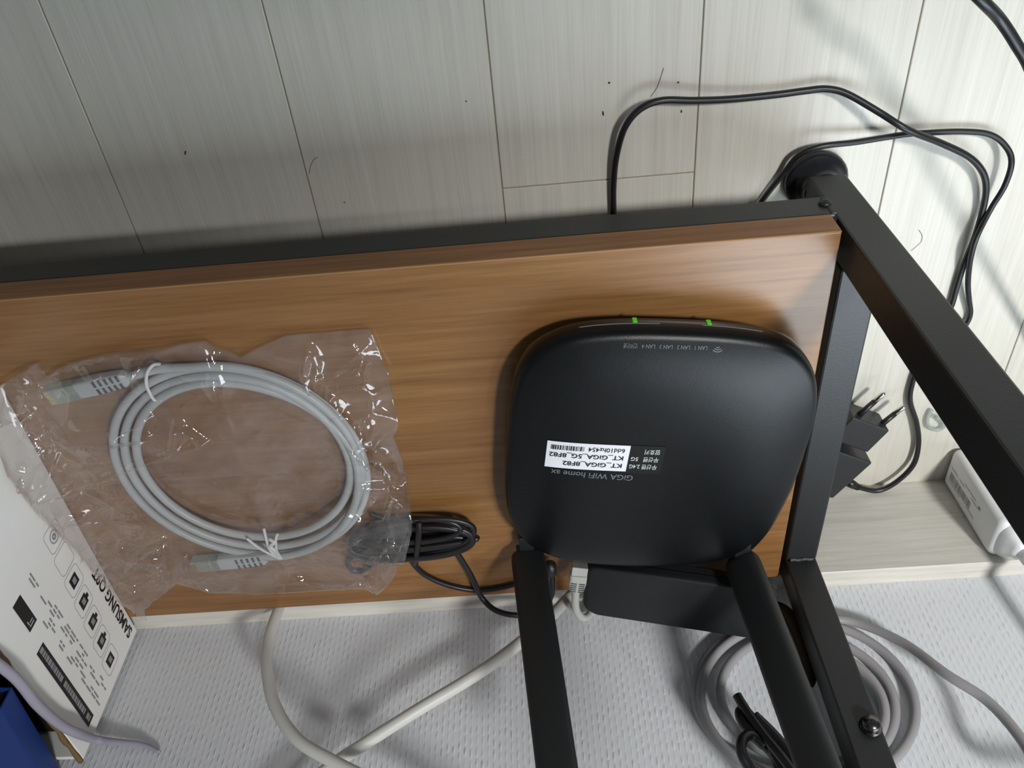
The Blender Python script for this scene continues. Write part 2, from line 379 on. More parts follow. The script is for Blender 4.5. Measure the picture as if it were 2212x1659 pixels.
def topz_s(s): return RT - (RT-RE-0.0015)*(max(s, 0)**5)
_ang = sorted([(math.atan2(p.y-RC.y, p.x-RC.x), math.hypot(p.x-RC.x, p.y-RC.y)) for p in out])
def topz(x, y):
    a = math.atan2(y-RC.y, x-RC.x); r = math.hypot(x-RC.x, y-RC.y)
    best = min(_ang, key=lambda t: abs(math.atan2(math.sin(t[0]-a), math.cos(t[0]-a))))
    return topz_s(min(1, r/best[1]))
rows = [ring(s, topz_s(s)) for s in (0.12, 0.3, 0.5, 0.65, 0.76, 0.85, 0.91, 0.95, 0.975)]
rows += [ring(0.990, RE+0.0002), ring(0.998, RE-0.002), ring(1.0, RE-0.0045), ring(1.0, RE-0.0060)]
V = [Vector((RC.x, RC.y, RT))]; F = []
for r in rows: V += r
F += [(0, 1+i, 1+(i+1) % NO) for i in range(NO)]
for j in range(len(rows)-1):
    for i in range(NO):
        a = 1+j*NO; F.append((a+i, a+NO+i, a+NO+(i+1) % NO, a+(i+1) % NO))
body = mk('top_shell', V, F, M['router'], router, True)
rows = [ring(0.9985, RE-0.0058), ring(1.0, RE-0.0075), ring(0.998, RE-0.0125), ring(0.985, RE-0.0150), ring(0.93, RE-0.0185), ring(0.86, RE-0.0235), ring(0.84, BZ+0.0026), ring(0.5, BZ+0.0026)]
V = []; F = []
for r in rows: V += r
for j in range(len(rows)-1):
    for i in range(NO):
        a = j*NO; F.append((a+i, a+NO+i, a+NO+(i+1) % NO, a+(i+1) % NO))
F.append(tuple((len(rows)-1)*NO+i for i in range(NO)))
lower = mk('lower_shell', V, F, M['gloss'], router, True)
for dx, dy in ((-0.055, 0.055), (0.055, 0.055), (-0.055, -0.06), (0.055, -0.06)):
    lathe('rubber_foot', (RC.x+dx, RC.y+dy, BZ+0.0003), (0, 0, 1), [(0.0, 0.0), (0.006, 0.0), (0.006, 0.0027), (0.0, 0.0027)], M['foot'], router, 14)
# status lights on the front edge
for px in (1374, 1543):
    i = min(range(NO), key=lambda k: (out[k] - PZ(px, 716, RE)).length)
    p = Vector((out[i].x, out[i].y, RE-0.0098)); t = (out[(i+1) % NO]-out[i-1]).normalized(); n = Vector((t.y, -t.x, 0))
    if n.y < 0: n = -n
    t = Vector((n.y, -n.x, 0))
    o = obx('status_light', p + n*0.0001, (t, n, Vector((0, 0, 1))), (0.0028, 0.0012, 0.0052), M['led'], router, 0.0003, 1)
    tag(o, 'small glowing green light')
# thin pale light strips along the glossy front edge
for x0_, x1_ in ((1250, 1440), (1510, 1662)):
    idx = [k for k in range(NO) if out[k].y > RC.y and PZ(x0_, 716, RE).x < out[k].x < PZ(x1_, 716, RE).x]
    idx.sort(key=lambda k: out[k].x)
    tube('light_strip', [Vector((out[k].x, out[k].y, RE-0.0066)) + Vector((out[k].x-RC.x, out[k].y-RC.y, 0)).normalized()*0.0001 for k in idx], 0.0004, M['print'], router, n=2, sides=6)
# prints on the top
rd = Vector((-0.9855, 0.170, 0)).normalized(); ru = Vector((-rd.y, rd.x, 0))
def on_top(origin, h=0.0004, d=None):
    dd = d or rd; uu = Vector((-dd.y, dd.x, 0))
    def f(u, v):
        p = origin + dd*u + uu*v
        return Vector((p.x, p.y, topz(p.x, p.y) + h))
    return f
def patch(name, f, u0, u1, v0, v1, m, parent, nu=14, nv=6):
    V = [f(u0+(u1-u0)*i/nu, v0+(v1-v0)*j/nv) for j in range(nv+1) for i in range(nu+1)]
    F = [(j*(nu+1)+i, j*(nu+1)+i+1, (j+1)*(nu+1)+i+1, (j+1)*(nu+1)+i) for j in range(nv) for i in range(nu)]
    return mk(name, V, F, m, parent)
# sticker origin: its lower left corner when read upright (photo: right, upper)
so = PZ(1439, 965, RT-0.0003); so.z = 0
sd = (PZ(1182, 953.5, RT) - PZ(1441, 964, RT)); sd.z = 0; sd.normalize()
fS = on_top(so, 0.0003, sd); fT = on_top(so, 0.0005, sd)
SH = 0.0232; SB = 0.0232; SW = 0.0775
st = patch('sticker', fS, SB, SW, 0, SH, M['stick'], router); tag(st, 'white network name sticker')
sb = patch('sticker', fS, 0, SB, -0.0004, SH+0.0012, M['stickb'], router); tag(sb, 'black sticker with pale writing')
def on_sticker(u0, v0): return lambda u, v: fT(u0+u, v0+v)
text_on('lettering', 'KT_GiGA_8F82', 0.0052, on_sticker(SB+0.0030, 0.0164), M['ink'], st, 0.0395, bold=0.022)
text_on('lettering', 'KT_GiGA_5G_8F82', 0.0052, on_sticker(SB+0.0030, 0.0095), M['ink'], st, 0.0490, bold=0.022)
text_on('lettering', '6dd10hz454', 0.0052, on_sticker(SB+0.0030, 0.0030), M['ink'], st, 0.0240)
V = []; F = []; u = SB+0.0300; rr = random.Random(3)
while u < SB+0.0515:
    w = rr.choice((0.0003, 0.0003, 0.0006, 0.0009)); k = len(V)
    V += [fT(u, 0.0028), fT(u+w, 0.0028), fT(u+w, 0.0068), fT(u, 0.0068)]; F.append((k, k+1, k+2, k+3)); u += w + rr.choice((0.00025, 0.0004, 0.0006))
mk('barcode', V, F, M['ink'], st)
text_on('lettering', '무선랜 2.4G', 0.0048, on_sticker(0.0030, 0.0165), M['printw'], sb, 0.0185)
text_on('lettering', '무선랜', 0.0048, on_sticker(0.0030, 0.0098), M['printw'], sb, 0.0100)
text_on('lettering', '5G', 0.0048, on_sticker(0.0165, 0.0098), M['printw'], sb, 0.0048)
text_on('lettering', '암호키', 0.0048, on_sticker(0.0030, 0.0030), M['printw'], sb, 0.0100)
go = PZ(1369, 1027, RT); go.z = 0; gd = PZ(1190, 1016, RT) - PZ(1369, 1027, RT); gd.z = 0; gd.normalize()
fG = on_top(go, 0.0003, gd)
text_on('lettering', 'GiGA WiFi home ax', 0.0070, lambda u, v: fG(u, v), M['print'], router, 0.0555)
lo = PZ(1528, 745, RE+0.003); lo.z = 0; ld = PZ(1363, 740, RE+0.003)-PZ(1528, 745, RE+0.003); ld.z = 0; ld.normalize()
fL = on_top(lo, 0.0003, ld)
u = 0.0
for s, w in (('LAN 1', 0.0075), ('LAN 2', 0.0078), ('LAN 3', 0.0078), ('LAN 4', 0.0080), ('인터넷', 0.0085)):
    text_on('lettering', s, 0.0034, (lambda u0: (lambda a, b: fL(u0+a, b)))(u), M['print'], router, w); u += 0.0105
for rr_ in (0.0012, 0.0025, 0.0038):     # wifi symbol, three arcs
    V = []; F = []
    for i in range(9):
        a = math.radians(45+90*i/8)
        for q in (rr_, rr_+0.0006): V.append(fL(-0.0062+q*math.cos(a), -0.0008+q*math.sin(a)))
    F = [(2*i, 2*i+1, 2*i+3, 2*i+2) for i in range(8)]
    mk('wifi_mark', V, F, M['print'], router)
# antennas
def antenna(b, t, wid, thick, twist, hinge_r):
    b = Vector(b); t = Vector(t); ax = (t-b).normalized()
    side = Matrix.Rotation(twist, 3, 'Z') @ Vector((1, 0, 0)); side = (side - ax*side.dot(ax)).normalized(); nrm = ax.cross(side)
    L = (t-b).length; V = []; F = []; N = 20
    hs = [(0.0, 0.72), (0.0015, 0.88), (0.004, 0.97), (0.008, 1.0), (L*0.5, 1.0), (L*0.93, 0.97), (L*0.985, 0.8), (L, 0.5)]
    for h, s in hs:
        for k in range(N):
            a = 2*math.pi*k/N; c, q = math.cos(a), math.sin(a)
            e = 0.62
            V.append(b + ax*h + side*(wid/2*s*math.copysign(abs(c)**e, c)) + nrm*(thick/2*s*math.copysign(abs(q)**e, q)))
    for j in range(len(hs)-1):
        for k in range(N): F.append((j*N+k, j*N+(k+1) % N, (j+1)*N+(k+1) % N, (j+1)*N+k))
    F.append(tuple(range(N-1, -1, -1))); F.append(tuple((len(hs)-1)*N+k for k in range(N)))
    o = mk('antenna', V, F, M['antenna'], router, True)
    hp = b - ax*0.001
    lathe('hinge', hp - side*(wid*0.30), side, [(0.0, 0.0), (hinge_r, 0.0), (hinge_r, wid*0.60), (0.0, wid*0.60)], M['antenna'], o, 18)
    obx('hinge_arm', hp + Vector((0, 0.008, 0.0)), XYZ, (wid*0.42, 0.022, hinge_r*1.5), M['antenna'], o, 0.001)
    return o
a1b, a1t = PY(1139, 1192, 0.092), PY(1203, 1659, 0.092)
antenna(a1b, a1b + (a1t-a1b)*1.25, 0.0265, 0.012, 0.05, 0.0058)
a2b, a2t = PY(1600, 1206, 0.089), PY(1768, 1659, 0.089)
antenna(a2b, a2b + (a2t-a2b)*1.25, 0.0265, 0.016, 0.60, 0.0058)

# ------------------------------------------------------------------ black slab behind the router
slab = thing('network_box', (0.085, 0.046, BZ), 'black rounded box wedged behind the router against the wall', 'device')
def rounded(P, rads, n=8):
    out_ = []; m = len(P)
    for i in range(m):
        p, a_, b_ = Vector(P[i]), Vector(P[i-1]), Vector(P[(i+1) % m]); r = rads[i]
        da, db = (a_-p).normalized(), (b_-p).normalized(); half = math.acos(max(-1, min(1, da.dot(db))))/2
        t = r/math.tan(half); c0 = p + (da+db).normalized()*(r/math.sin(half))
        A0, B0 = p+da*t-c0, p+db*t-c0
        for k in range(n+1):
            v = A0.lerp(B0, k/n); out_.append(c0 + v.normalized()*r)
    return out_
zl, zr = 0.1265, 0.1520            # it rests askew on cables, right side higher
fA, fB, rA, rB = PZ(1290, 1224, zl), PZ(1580, 1272, zr), PZ(1262, 1326, zl), PZ(1571, 1373, zr)
ux = (rB-rA).normalized(); uy = ((fA-rA) + (fB-rB)).normalized(); uy = (uy - ux*uy.dot(ux)).normalized(); uz = ux.cross(uy)
wv = ((fA-rA).dot(uy) + (fB-rB).dot(uy))*0.5
l0 = (PZ(1253, 1305, zl)-rA).dot(ux)
plan = rounded([(l0+0.001, 0.0), (0.146, 0.0), (0.146, wv), (l0+0.004, wv)], (0.0135, 0.012, 0.010, 0.010)); n = len(plan)
pcx, pcy = sum(p.x for p in plan)/n, sum(p.y for p in plan)/n
def case_mesh(name, prof, m):
    V = []; F = []
    for h, ins in prof:
        for p in plan:
            d = Vector((p.x-pcx, p.y-pcy)); q = d.normalized()*ins; V.append(rA + ux*(p.x-q.x) + uy*(p.y-q.y) + uz*h)
    for j in range(len(prof)-1):
        for i in range(n): F.append((j*n+i, j*n+(i+1) % n, (j+1)*n+(i+1) % n, (j+1)*n+i))
    F.append(tuple(range(n-1, -1, -1))); F.append(tuple((len(prof)-1)*n+i for i in range(n)))
    return mk(name, V, F, m, slab)
TH = 0.0165
case_mesh('case', [(-TH, 0.003), (-TH+0.002, 0.0), (-0.0030, 0.0), (-0.0012, 0.0007), (-0.0003, 0.0020), (0.0, 0.0038)], M['slab'])
case_mesh('seam', [(-TH+0.0080, -0.0003), (-TH+0.0087, -0.0003)], M['gloss'])

# ------------------------------------------------------------------ network plug in the router's back, with its own cable
def rj45(parent, tip, boot_end, w, h, mboot, mplug, up, slots=True, plug_len=0.022, colour_pins=True):
    """plug from tip to boot_end: clear connector, ribbed boot"""
    tip = Vector(tip); be = Vector(boot_end); ax = (be-tip).normalized(); L = (be-tip).length
    up = (Vector(up) - ax*Vector(up).dot(ax)).normalized(); sd_ = ax.cross(up)
    p = obx('connector', tip + ax*(plug_len/2), (ax, sd_, up), (plug_len, w, h), mplug, parent, 0.0008)
    if colour_pins:
        for k in range(8):
            obx('contact', tip + ax*0.0024 + sd_*(w*(k-3.5)/9.5) + up*(h/2), (ax, sd_, up), (0.0032, 0.0007, 0.0006), M['gold'], p)
    L2 = L - plug_len
    bm = bmesh.new()
    V, F = [], []
    secs = [(0, 1.08), (0.10, 1.1), (0.45, 1.1), (0.92, 0.92), (1.0, 0.55)]
    N = 16
    for t, s in secs:
        for k in range(N):
            a = 2*math.pi*k/N; cc, q = math.cos(a), math.sin(a); e = 0.45
            V.append(tip + ax*(plug_len + L2*t) + sd_*(w/2*s*math.copysign(abs(cc)**e, cc)) + up*(h/2*s*math.copysign(abs(q)**e, q)))
    for j in range(len(secs)-1):
        for k in range(N): F.append((j*N+k, j*N+(k+1) % N, (j+1)*N+(k+1) % N, (j+1)*N+k))
    F.append(tuple(range(N-1, -1, -1))); F.append(tuple((len(secs)-1)*N+k for k in range(N)))
    bm.free()
    b = mk('boot', V, F, mboot, parent)
    if slots:
        for k in range(5):
            q = tip + ax*(plug_len + L2*(0.40+0.115*k)); s = 1.1-0.11*k*0.35
            for sg in (-1, 1):
                obx('slot', q + up*(h/2*s*0.99) + sd_*(sg*w*0.25), (ax, sd_, up), (L2*0.042, w*0.36, 0.0009), M['greyd'], b)
    return ax
lan = thing('lan_cable', (0.01, 0.07, BZ), 'white network plug and cable in the back of the router', 'cable')
pA = Vector((PZ(1257, 1205, 0.126).x-0.0018, 0.0812, 0.1265)); pE = PY(1244, 1277, 0.060)
rj45(lan, pA, pE, 0.0125, 0.0095, M['white'], M['white'], (0, 0.3, 1), True, 0.0075, False)
tube('wire', [pE + (pA-pE)*0.08, pE, PY(1243, 1300, 0.047), PY(1246, 1320, 0.034), PY(1258, 1334, 0.018), PY(1272, 1328, 0.0085), PY(1290, 1300, 0.0050), PY(1300, 1275, 0.0045)], 0.0031, M['white'], lan)

# ------------------------------------------------------------------ thick white cables on the wall
w1 = tube('white_cable', [PY(615, 1275, 0.019), PY(603, 1312, 0.0205), PY(580, 1380, 0.024), PY(576, 1440, 0.030), PY(592, 1520, 0.034), PY(640, 1595, 0.036), PY(720, 1645, 0.036), PY(830, 1700, 0.034), PY(950, 1760, 0.03), Vector((-0.02, 0.026, 0.34)), Vector((0.01, 0.022, 0.46)), Vector((0.0, 0.020, 0.75)), Vector((0.01, 0.02, 1.1))], 0.0046, M['white'])
tag(w1, 'thick white cable curving up the wall beside the printed box', 'cable')
w2 = tube('white_cable', [PY(1262, 1262, 0.018), PY(1228, 1292, 0.0195), PY(1170, 1350, 0.026), PY(1050, 1443, 0.030), PY(900, 1535, 0.028), PY(790, 1605, 0.022), PY(715, 1655, 0.016), PY(640, 1720, 0.012), Vector((-0.27, 0.010, 0.34)), Vector((-0.36, 0.010, 0.44)), Vector((-0.40, 0.010, 0.62)), Vector((-0.40, 0.010, 1.0))], 0.0048, M['white'])
tag(w2, 'thick straight white cable running diagonally up the wall behind the antenna', 'cable')

# ------------------------------------------------------------------ grey coil hanging on the wall
gc = thing('cable_coil', (0.17, 0.02, 0.15), 'grey network cable coiled on the wall behind the rear post', 'cable')
pts = []
cen = PY(1738, 1512, 0.026)
for i in range(0, 74):
    t = i/73; a = math.radians(65) - t*math.radians(1060)
    ph = (t*1060/360)
    KS = (0.70, 0.82, 1.0, 0.97, 0.97); q_ = ph % 1; q_ = q_*q_*(3-2*q_); sc = KS[int(ph)]*(1-q_) + KS[int(ph)+1]*q_
    px = 1738 + 238*sc*math.cos(a) + 8*math.sin(3*ph); py = 1518 - 178*sc*math.sin(a) + 18*math.cos(a)
    pts.append(PY(px, py, 0.0042 + 0.0030*(0.5+0.5*math.sin(ph*2.2+1))))
tail = [PY(1800, 1338, 0.0075), PY(1864, 1350, 0.009), PY(1955, 1391, 0.018), PY(2045, 1457, 0.03), PY(2135, 1516, 0.032), PY(2212, 1605, 0.036), PY(2290, 1740, 0.04), Vector((0.33, 0.046, 0.322)), Vector((0.42, 0.050, 0.335)), Vector((0.62, 0.045, 0.330)), Vector((0.90, 0.030, 0.335)), Vector((1.15, 0.012, 0.335))]
tube('loops', pts, 0.0037, M['coil'], gc, n=4)
tube('tail', [PY(1640, 1390, 0.0065), PY(1720, 1348, 0.0070)] + tail, 0.0037, M['coil'], gc)

# ------------------------------------------------------------------ black cords hanging by the wall below the antenna
bc = thing('cord_bundle', (0.12, 0.05, 0.2), 'black cord bundle with a blunt end hanging inside the grey coil', 'cord')
Y0 = 0.044
tube('strand', [PY(1592, 1502, Y0), PY(1612, 1535, Y0), PY(1650, 1588, Y0), PY(1700, 1650, Y0+0.004), PY(1760, 1740, Y0+0.006), Vector((0.165, 0.030, 0.36)), Vector((0.168, 0.024, 0.44)), Vector((0.168, 0.020, 0.60)), Vector((0.168, 0.020, 0.95))], 0.0034, M['blk'], bc)
tube('strand', [PY(1630, 1545, Y0-0.008), PY(1668, 1582, Y0-0.008), PY(1712, 1635, Y0-0.006), PY(1770, 1720, Y0-0.004), Vector((0.165, 0.030, 0.36)), Vector((0.168, 0.024, 0.44)), Vector((0.168, 0.020, 0.60)), Vector((0.168, 0.020, 0.95))], 0.0034, M['blk'], bc)
tube('strand', [PY(1640, 1592, Y0-0.003), PY(1612, 1570, Y0-0.003), PY(1598, 1545, Y0-0.004), PY(1604, 1533, Y0-0.008), PY(1622, 1548, Y0-0.012), PY(1660, 1605, Y0-0.010), PY(1700, 1680, Y0-0.008), Vector((0.165, 0.030, 0.36)), Vector((0.168, 0.024, 0.44)), Vector((0.168, 0.020, 0.60)), Vector((0.168, 0.020, 0.95))], 0.0036, M['blk'], bc)
tube('strand', [PY(1650, 1610, Y0-0.004), PY(1622, 1588, Y0), PY(1603, 1600, Y0+0.004), PY(1603, 1630, Y0+0.004), PY(1625, 1668, Y0), PY(1660, 1720, Y0), Vector((0.165, 0.030, 0.36)), Vector((0.168, 0.024, 0.44)), Vector((0.168, 0.020, 0.60)), Vector((0.168, 0.020, 0.95))], 0.0036, M['blk'], bc)
tube('strand', [PY(1640, 1600, Y0-0.012), PY(1672, 1632, Y0-0.010), PY(1700, 1700, Y0-0.010), Vector((0.165, 0.030, 0.36)), Vector((0.168, 0.024, 0.44)), Vector((0.168, 0.020, 0.60)), Vector((0.168, 0.020, 0.95))], 0.0036, M['blk'], bc)
# flat black strap behind the rear post
strap = tube('black_strap', [PY(1660, 1300, 0.0131), PY(1690, 1316, 0.0131), PY(1722, 1350, 0.0131), PY(1742, 1400, 0.0131), PY(1752, 1450, 0.0131), PY(1752, 1484, 0.0131)], lambda t: 0.0012+0.0068*math.sin(math.pi*min(1, t*0.92+0.06)), M['blk'], None, n=8, sides=12, flat=0.16, up0=Vector((0, 1, 0)))
tag(strap, 'flat black strap between the rear post and the wall', 'strap')

# ------------------------------------------------------------------ black power cord bundle on the board
pc = thing('power_cord', (-0.11, 0.1, BZ), 'bundled black power cord lying on the board left of the router', 'cord')
pts = []
R0 = 0.0023
for i in range(0, 201):
    t = i/200; a = 2*math.pi*10.5*t
    k = i/200*10.5
    lx = 120 - 12*math.cos(k*1.7); ly = 24 + 14*math.sin(k*2.3)
    X = math.cos(a); Yv = math.sin(a)
    px = 893 + lx*X + 8*math.sin(k*1.1); py = 1165 + ly*Yv - 0.10*(lx*X) + 14*math.sin(k*0.9+0.5)
    zz = BZ + R0 + 0.0005 + 0.010*abs(math.sin(k*1.9)) + 0.003*(0.5+0.5*Yv)
    pts.append(PZ(px, py, zz))
tube('loops', pts, R0, M['blk'], pc, n=3, sides=8)
tube('loops', [PZ(860, 1195, BZ+0.006), PZ(800, 1205, BZ+0.005), PZ(765, 1200, BZ+0.003), PZ(752, 1215, BZ+0.003), PZ(762, 1232, BZ+0.003), PZ(785, 1232, BZ+0.003), PZ(806, 1216, BZ+0.004), PZ(860, 1200, BZ+0.006)], R0, M['blk'], pc)
tube('loops', [PZ(800, 1110, BZ+0.0026), PZ(818, 1116, BZ+0.003), PZ(840, 1124, BZ+0.004), PZ(880, 1135, BZ+0.006)], R0*0.8, M['blk'], pc)
tube('cord_tie', [PZ(905, 1128, BZ+0.016), PZ(905, 1150, BZ+0.0185), PZ(902, 1180, BZ+0.018), PZ(898, 1210, BZ+0.012), PZ(897, 1218, BZ+0.003)], 0.0024, M['blk'], pc)
dcy = 0.066
tube('cord', [PZ(905, 1175, BZ+0.010), PZ(890, 1195, BZ+0.008), PZ(892, 1215, BZ+0.005), PZ(920, 1243, BZ+0.003), PZ(975, 1266, BZ+0.0031), PZ(1040, 1275, BZ+0.0031), PZ(1105, 1264, BZ+0.0031), PZ(1160, 1245, BZ+0.006), PZ(1188, 1232, BZ+0.012)], R0, M['blk'], pc)
tube('cord', [PZ(960, 1178, BZ+0.010), PZ(984, 1192, BZ+0.009), PZ(1005, 1222, BZ+0.010), PZ(1022, 1252, BZ+0.012), PY(1040, 1290, 0.042), PY(1070, 1318, 0.034), PY(1115, 1329, 0.030), PY(1165, 1322, 0.030), PY(1190, 1290, 0.040), PY(1193, 1262, 0.055), PZ(1191, 1235, 0.120)], R0, M['blk'], pc)
dp = PZ(1190, 1242, 0.118)
lathe('jack_plug', dp, (PZ(1187, 1200, 0.124)-dp), [(0.0, 0.0), (0.0032, 0.0), (0.0045, 0.003), (0.0048, 0.016), (0.0, 0.016)], M['blkp'], pc, 16)

# ------------------------------------------------------------------ grey patch cable inside a clear bag
ZC = BZ + 0.0040
pk = thing('patch_cable', (-0.23, 0.18, BZ), 'new grey network patch cable coiled inside the clear plastic bag', 'cable')
def ell(a, s, z): return PZ(516 + 284*s*math.cos(a), 992 + 205*s*math.sin(a) + 45*s*math.cos(a), z)
pts = [PZ(268, 818, ZC+0.003), PZ(300, 808, ZC+0.003), PZ(345, 797, ZC+0.002)]
N = 96; tot = math.radians(3*360 + 195)
keys = [(0, 0.970), (0.18, 0.965), (0.30, 0.955), (0.46, 0.88), (0.60, 0.87), (0.74, 0.78), (0.86, 0.80), (0.93, 0.90), (1.0, 1.0)]
def lerp(t):
    for (a, va), (b, vb) in zip(keys[:-1], keys[1:]):
        if t <= b:
            k = (t-a)/(b-a); k = k*k*(3-2*k); return va+(vb-va)*k
    return keys[-1][1]
for i in range(N+1):
    t = i/N; a = math.radians(-112) + tot*t
    pts.append(ell(a, lerp(t) + 0.012*math.sin(a*1.0+0.6), ZC + 0.0026*(1+math.sin(a*2+t*7))*0.5 + 0.0035*t + 0.010*math.exp(-((((a-0.66+math.pi) % (2*math.pi))-math.pi)/0.36)**2)))
pts += [PZ(575, 1205, ZC+0.003)]
tube('loops', pts, 0.0030, M['grey'], pk, n=4)
rj45(pk, PZ(108, 854, ZC+0.003), PZ(278, 815, ZC+0.0035), 0.0118, 0.0085, M['grey'], M['plugc'], (0, 0, 1), True, 0.0225)
rj45(pk, PZ(418, 1219, ZC+0.003), PZ(578, 1204, ZC+0.0035), 0.0118, 0.0085, M['grey'], M['plugc'], (0, 0, 1), True, 0.0225)
tube('twist_tie', [PZ(345, 786, ZC+0.001), PZ(330, 789, ZC+0.008), PZ(318, 805, ZC+0.009), PZ(316, 830, ZC+0.010), PZ(324, 850, ZC+0.009), PZ(334, 864, ZC+0.007), PZ(350, 863, ZC+0.007), PZ(368, 853, ZC+0.006)], 0.0011, M['tie'], pk)
tube('twist_tie', [PZ(533, 1163, ZC+0.011), PZ(560, 1184, ZC+0.012), PZ(590, 1200, ZC+0.012), PZ(608, 1207, ZC+0.009), PZ(598, 1190, ZC+0.013), PZ(596, 1165, ZC+0.014), PZ(600, 1153, ZC+0.013)], 0.0010, M['tie'], pk)
tube('twist_tie', [PZ(570, 1142, ZC+0.012), PZ(576, 1168, ZC+0.013), PZ(585, 1190, ZC+0.013), PZ(606, 1206, ZC+0.010)], 0.0011, M['tie'], pk)
tube('twist_tie', [PZ(582, 1165, ZC+0.013), PZ(592, 1172, ZC+0.015), PZ(584, 1180, ZC+0.015), PZ(592, 1188, ZC+0.015), PZ(600, 1200, ZC+0.012)], 0.0014, M['tie'], pk)

# clear bag: two crumpled films joined along their rim
def poly_at(P, t):
    d = [0]
    for a, b in zip(P[:-1], P[1:]): d.append(d[-1] + (b-a).length)
    s = t*d[-1]
    for i in range(len(P)-1):
        if s <= d[i+1] or i == len(P)-2:
            k = (s-d[i])/max(1e-9, d[i+1]-d[i]); return P[i].lerp(P[i+1], min(1, max(0, k)))
e = BZ + 0.0030
top = [Vector((-0.3585, 0.287, BZ+0.016)), PZ(60, 799, BZ+0.014), PZ(92, 814, BZ+0.004), PZ(130, 791, BZ+0.008), PZ(250, 757, e), PZ(350, 746, e), PZ(436, 742, BZ+0.009), PZ(450, 752, BZ+0.008), PZ(520, 765, e), PZ(620, 722, e), PZ(700, 716, e), PZ(800, 709, e)]
right = [PZ(800, 709, e), PZ(824, 760, e), PZ(840, 810, BZ+0.006), PZ(850, 860, e), PZ(862, 916, BZ+0.008), PZ(851, 946, BZ+0.008), PZ(872, 1000, BZ+0.006), PZ(880, 1040, e), PZ(893, 1130, BZ+0.020), PZ(884, 1175, BZ+0.016), PZ(858, 1235, e), PZ(838, 1265, e), PZ(815, 1287, e)]
bott = [Vector((-0.3590, 0.022, BZ+0.003)), PZ(312, 1317, BZ+0.004), PZ(345, 1290, BZ+0.004), PZ(382, 1262, BZ+0.006), PZ(412, 1270, BZ+0.004), PZ(450, 1283, e), PZ(560, 1285, e), PZ(650, 1280, e), PZ(720, 1275, e), PZ(790, 1273, e), PZ(815, 1287, e)]
left = [Vector((-0.3585, 0.287, BZ+0.016)), Vector((-0.3600, 0.270, BZ+0.030)), Vector((-0.3605, 0.235, BZ+0.040)), Vector((-0.3625, 0.19, BZ+0.034)), Vector((-0.3645, 0.14, BZ+0.022)), Vector((-0.366, 0.085, BZ+0.014)), Vector((-0.3660, 0.050, BZ+0.008)), Vector((-0.3590, 0.022, BZ+0.003))]
NU, NV = 200, 150
ringc = [ell(2*math.pi*i/60, 0.87, 0) for i in range(60)]
for q in ringc: q.z = 0
cpx = PZ(880, 1165, BZ+0.01); cpx.z = 0
def crease(x, y, sc, seed):
    d, _ = noise.voronoi(Vector((x*sc+seed, y*sc*1.0, seed*1.7)), distance_metric='DISTANCE')
    return d[1]-d[0]
def seg_d(p, a, b):
    ab = b-a; t = max(0, min(1, (p-a).dot(ab)/max(1e-12, ab.dot(ab)))); return (p-(a+ab*t)).length
folds = []
for pxs, hgt, wd_ in (([(100, 868), (140, 890), (185, 907), (240, 914), (330, 912)], .006, .0020), ([(265, 904), (300, 890), (330, 878)], .005, .0018), ([(398, 892), (396, 915), (390, 946)], .007, .0022),
    ([(395, 895), (430, 915), (456, 928)], .004, .0020), ([(120, 1012), (180, 1010), (235, 992), (320, 970), (400, 945), (456, 928)], .0035, .0020), ([(48, 990), (66, 968)], .005, .0020), ([(90, 965), (118, 1010), (140, 968)], .006, .0022),
    ([(663, 748), (662, 800), (674, 836)], .005, .0020), ([(665, 748), (686, 782), (682, 830)], .004, .0018), ([(725, 832), (755, 818), (772, 816)], .005, .0020), ([(715, 848), (748, 838), (772, 818)], .004, .0018),
    ([(765, 955), (790, 975), (830, 1012), (862, 1045)], .005, .0020), ([(805, 970), (825, 975), (845, 1005), (860, 1030), (872, 1012)], .006, .0020), ([(790, 895), (800, 915), (795, 935)], .004, .0018),
    ([(165, 1085), (176, 1070)], .005, .0020), ([(205, 1160), (225, 1150), (232, 1142)], .006, .0020), ([(235, 1190), (275, 1160)], .005, .0018), ([(290, 1193), (320, 1165), (360, 1145)], .007, .0022), ([(300, 1190), (340, 1197), (355, 1200)], .006, .0024),
    ([(365, 1160), (362, 1190), (372, 1215), (368, 1250)], .005, .0022), ([(350, 1225), (330, 1245), (290, 1270)], .004, .0020), ([(420, 1240), (415, 1215), (405, 1190)], .004, .0020), ([(640, 1252), (700, 1262), (780, 1262)], .004, .0022), ([(800, 1232), (806, 1258), (815, 1280)], .006, .0024), ([(840, 1175), (822, 1200), (815, 1230)], .005, .0022), ([(840, 1140), (810, 1160), (790, 1172)], .006, .0024), ([(880, 1120), (862, 1165), (838, 1200)], .005, .0024),
    ([(380, 790), (420, 800)], .002, .0020), ([(470, 795), (478, 835)], .003, .0018), ([(560, 760), (600, 770), (640, 775)], .002, .0030), ([(300, 780), (301, 797)], .006, .0020), ([(190, 785), (215, 802)], .005, .0020), ([(15, 805), (30, 820), (60, 850)], .006, .0022), ([(440, 742), (480, 748), (520, 764)], .004, .0020)):
    W_ = [PZ(x, y, BZ+0.008) for x, y in pxs]
    for q in W_: q.z = 0
    folds.append((((min(q.x for q in W_), max(q.x for q in W_), min(q.y for q in W_), max(q.y for q in W_)), W_), hgt*1.9, wd_*0.95))
import numpy as np
def world_pts(o, step=1):
    off = parent_world(o); vs = o.data.vertices
    return [tuple(vs[i].co + off) for i in range(0, len(vs), step)]
inside = []; cords = []
for o in pk.children_recursive: inside += world_pts(o, 3 if o.name.startswith('loops') else 1)
for o in pc.children_recursive:
    if not o.name.startswith('cord.') and o.name != 'cord' and not o.name.startswith('jack'): cords += [q for q in world_pts(o, 2) if q[0] < -0.095]
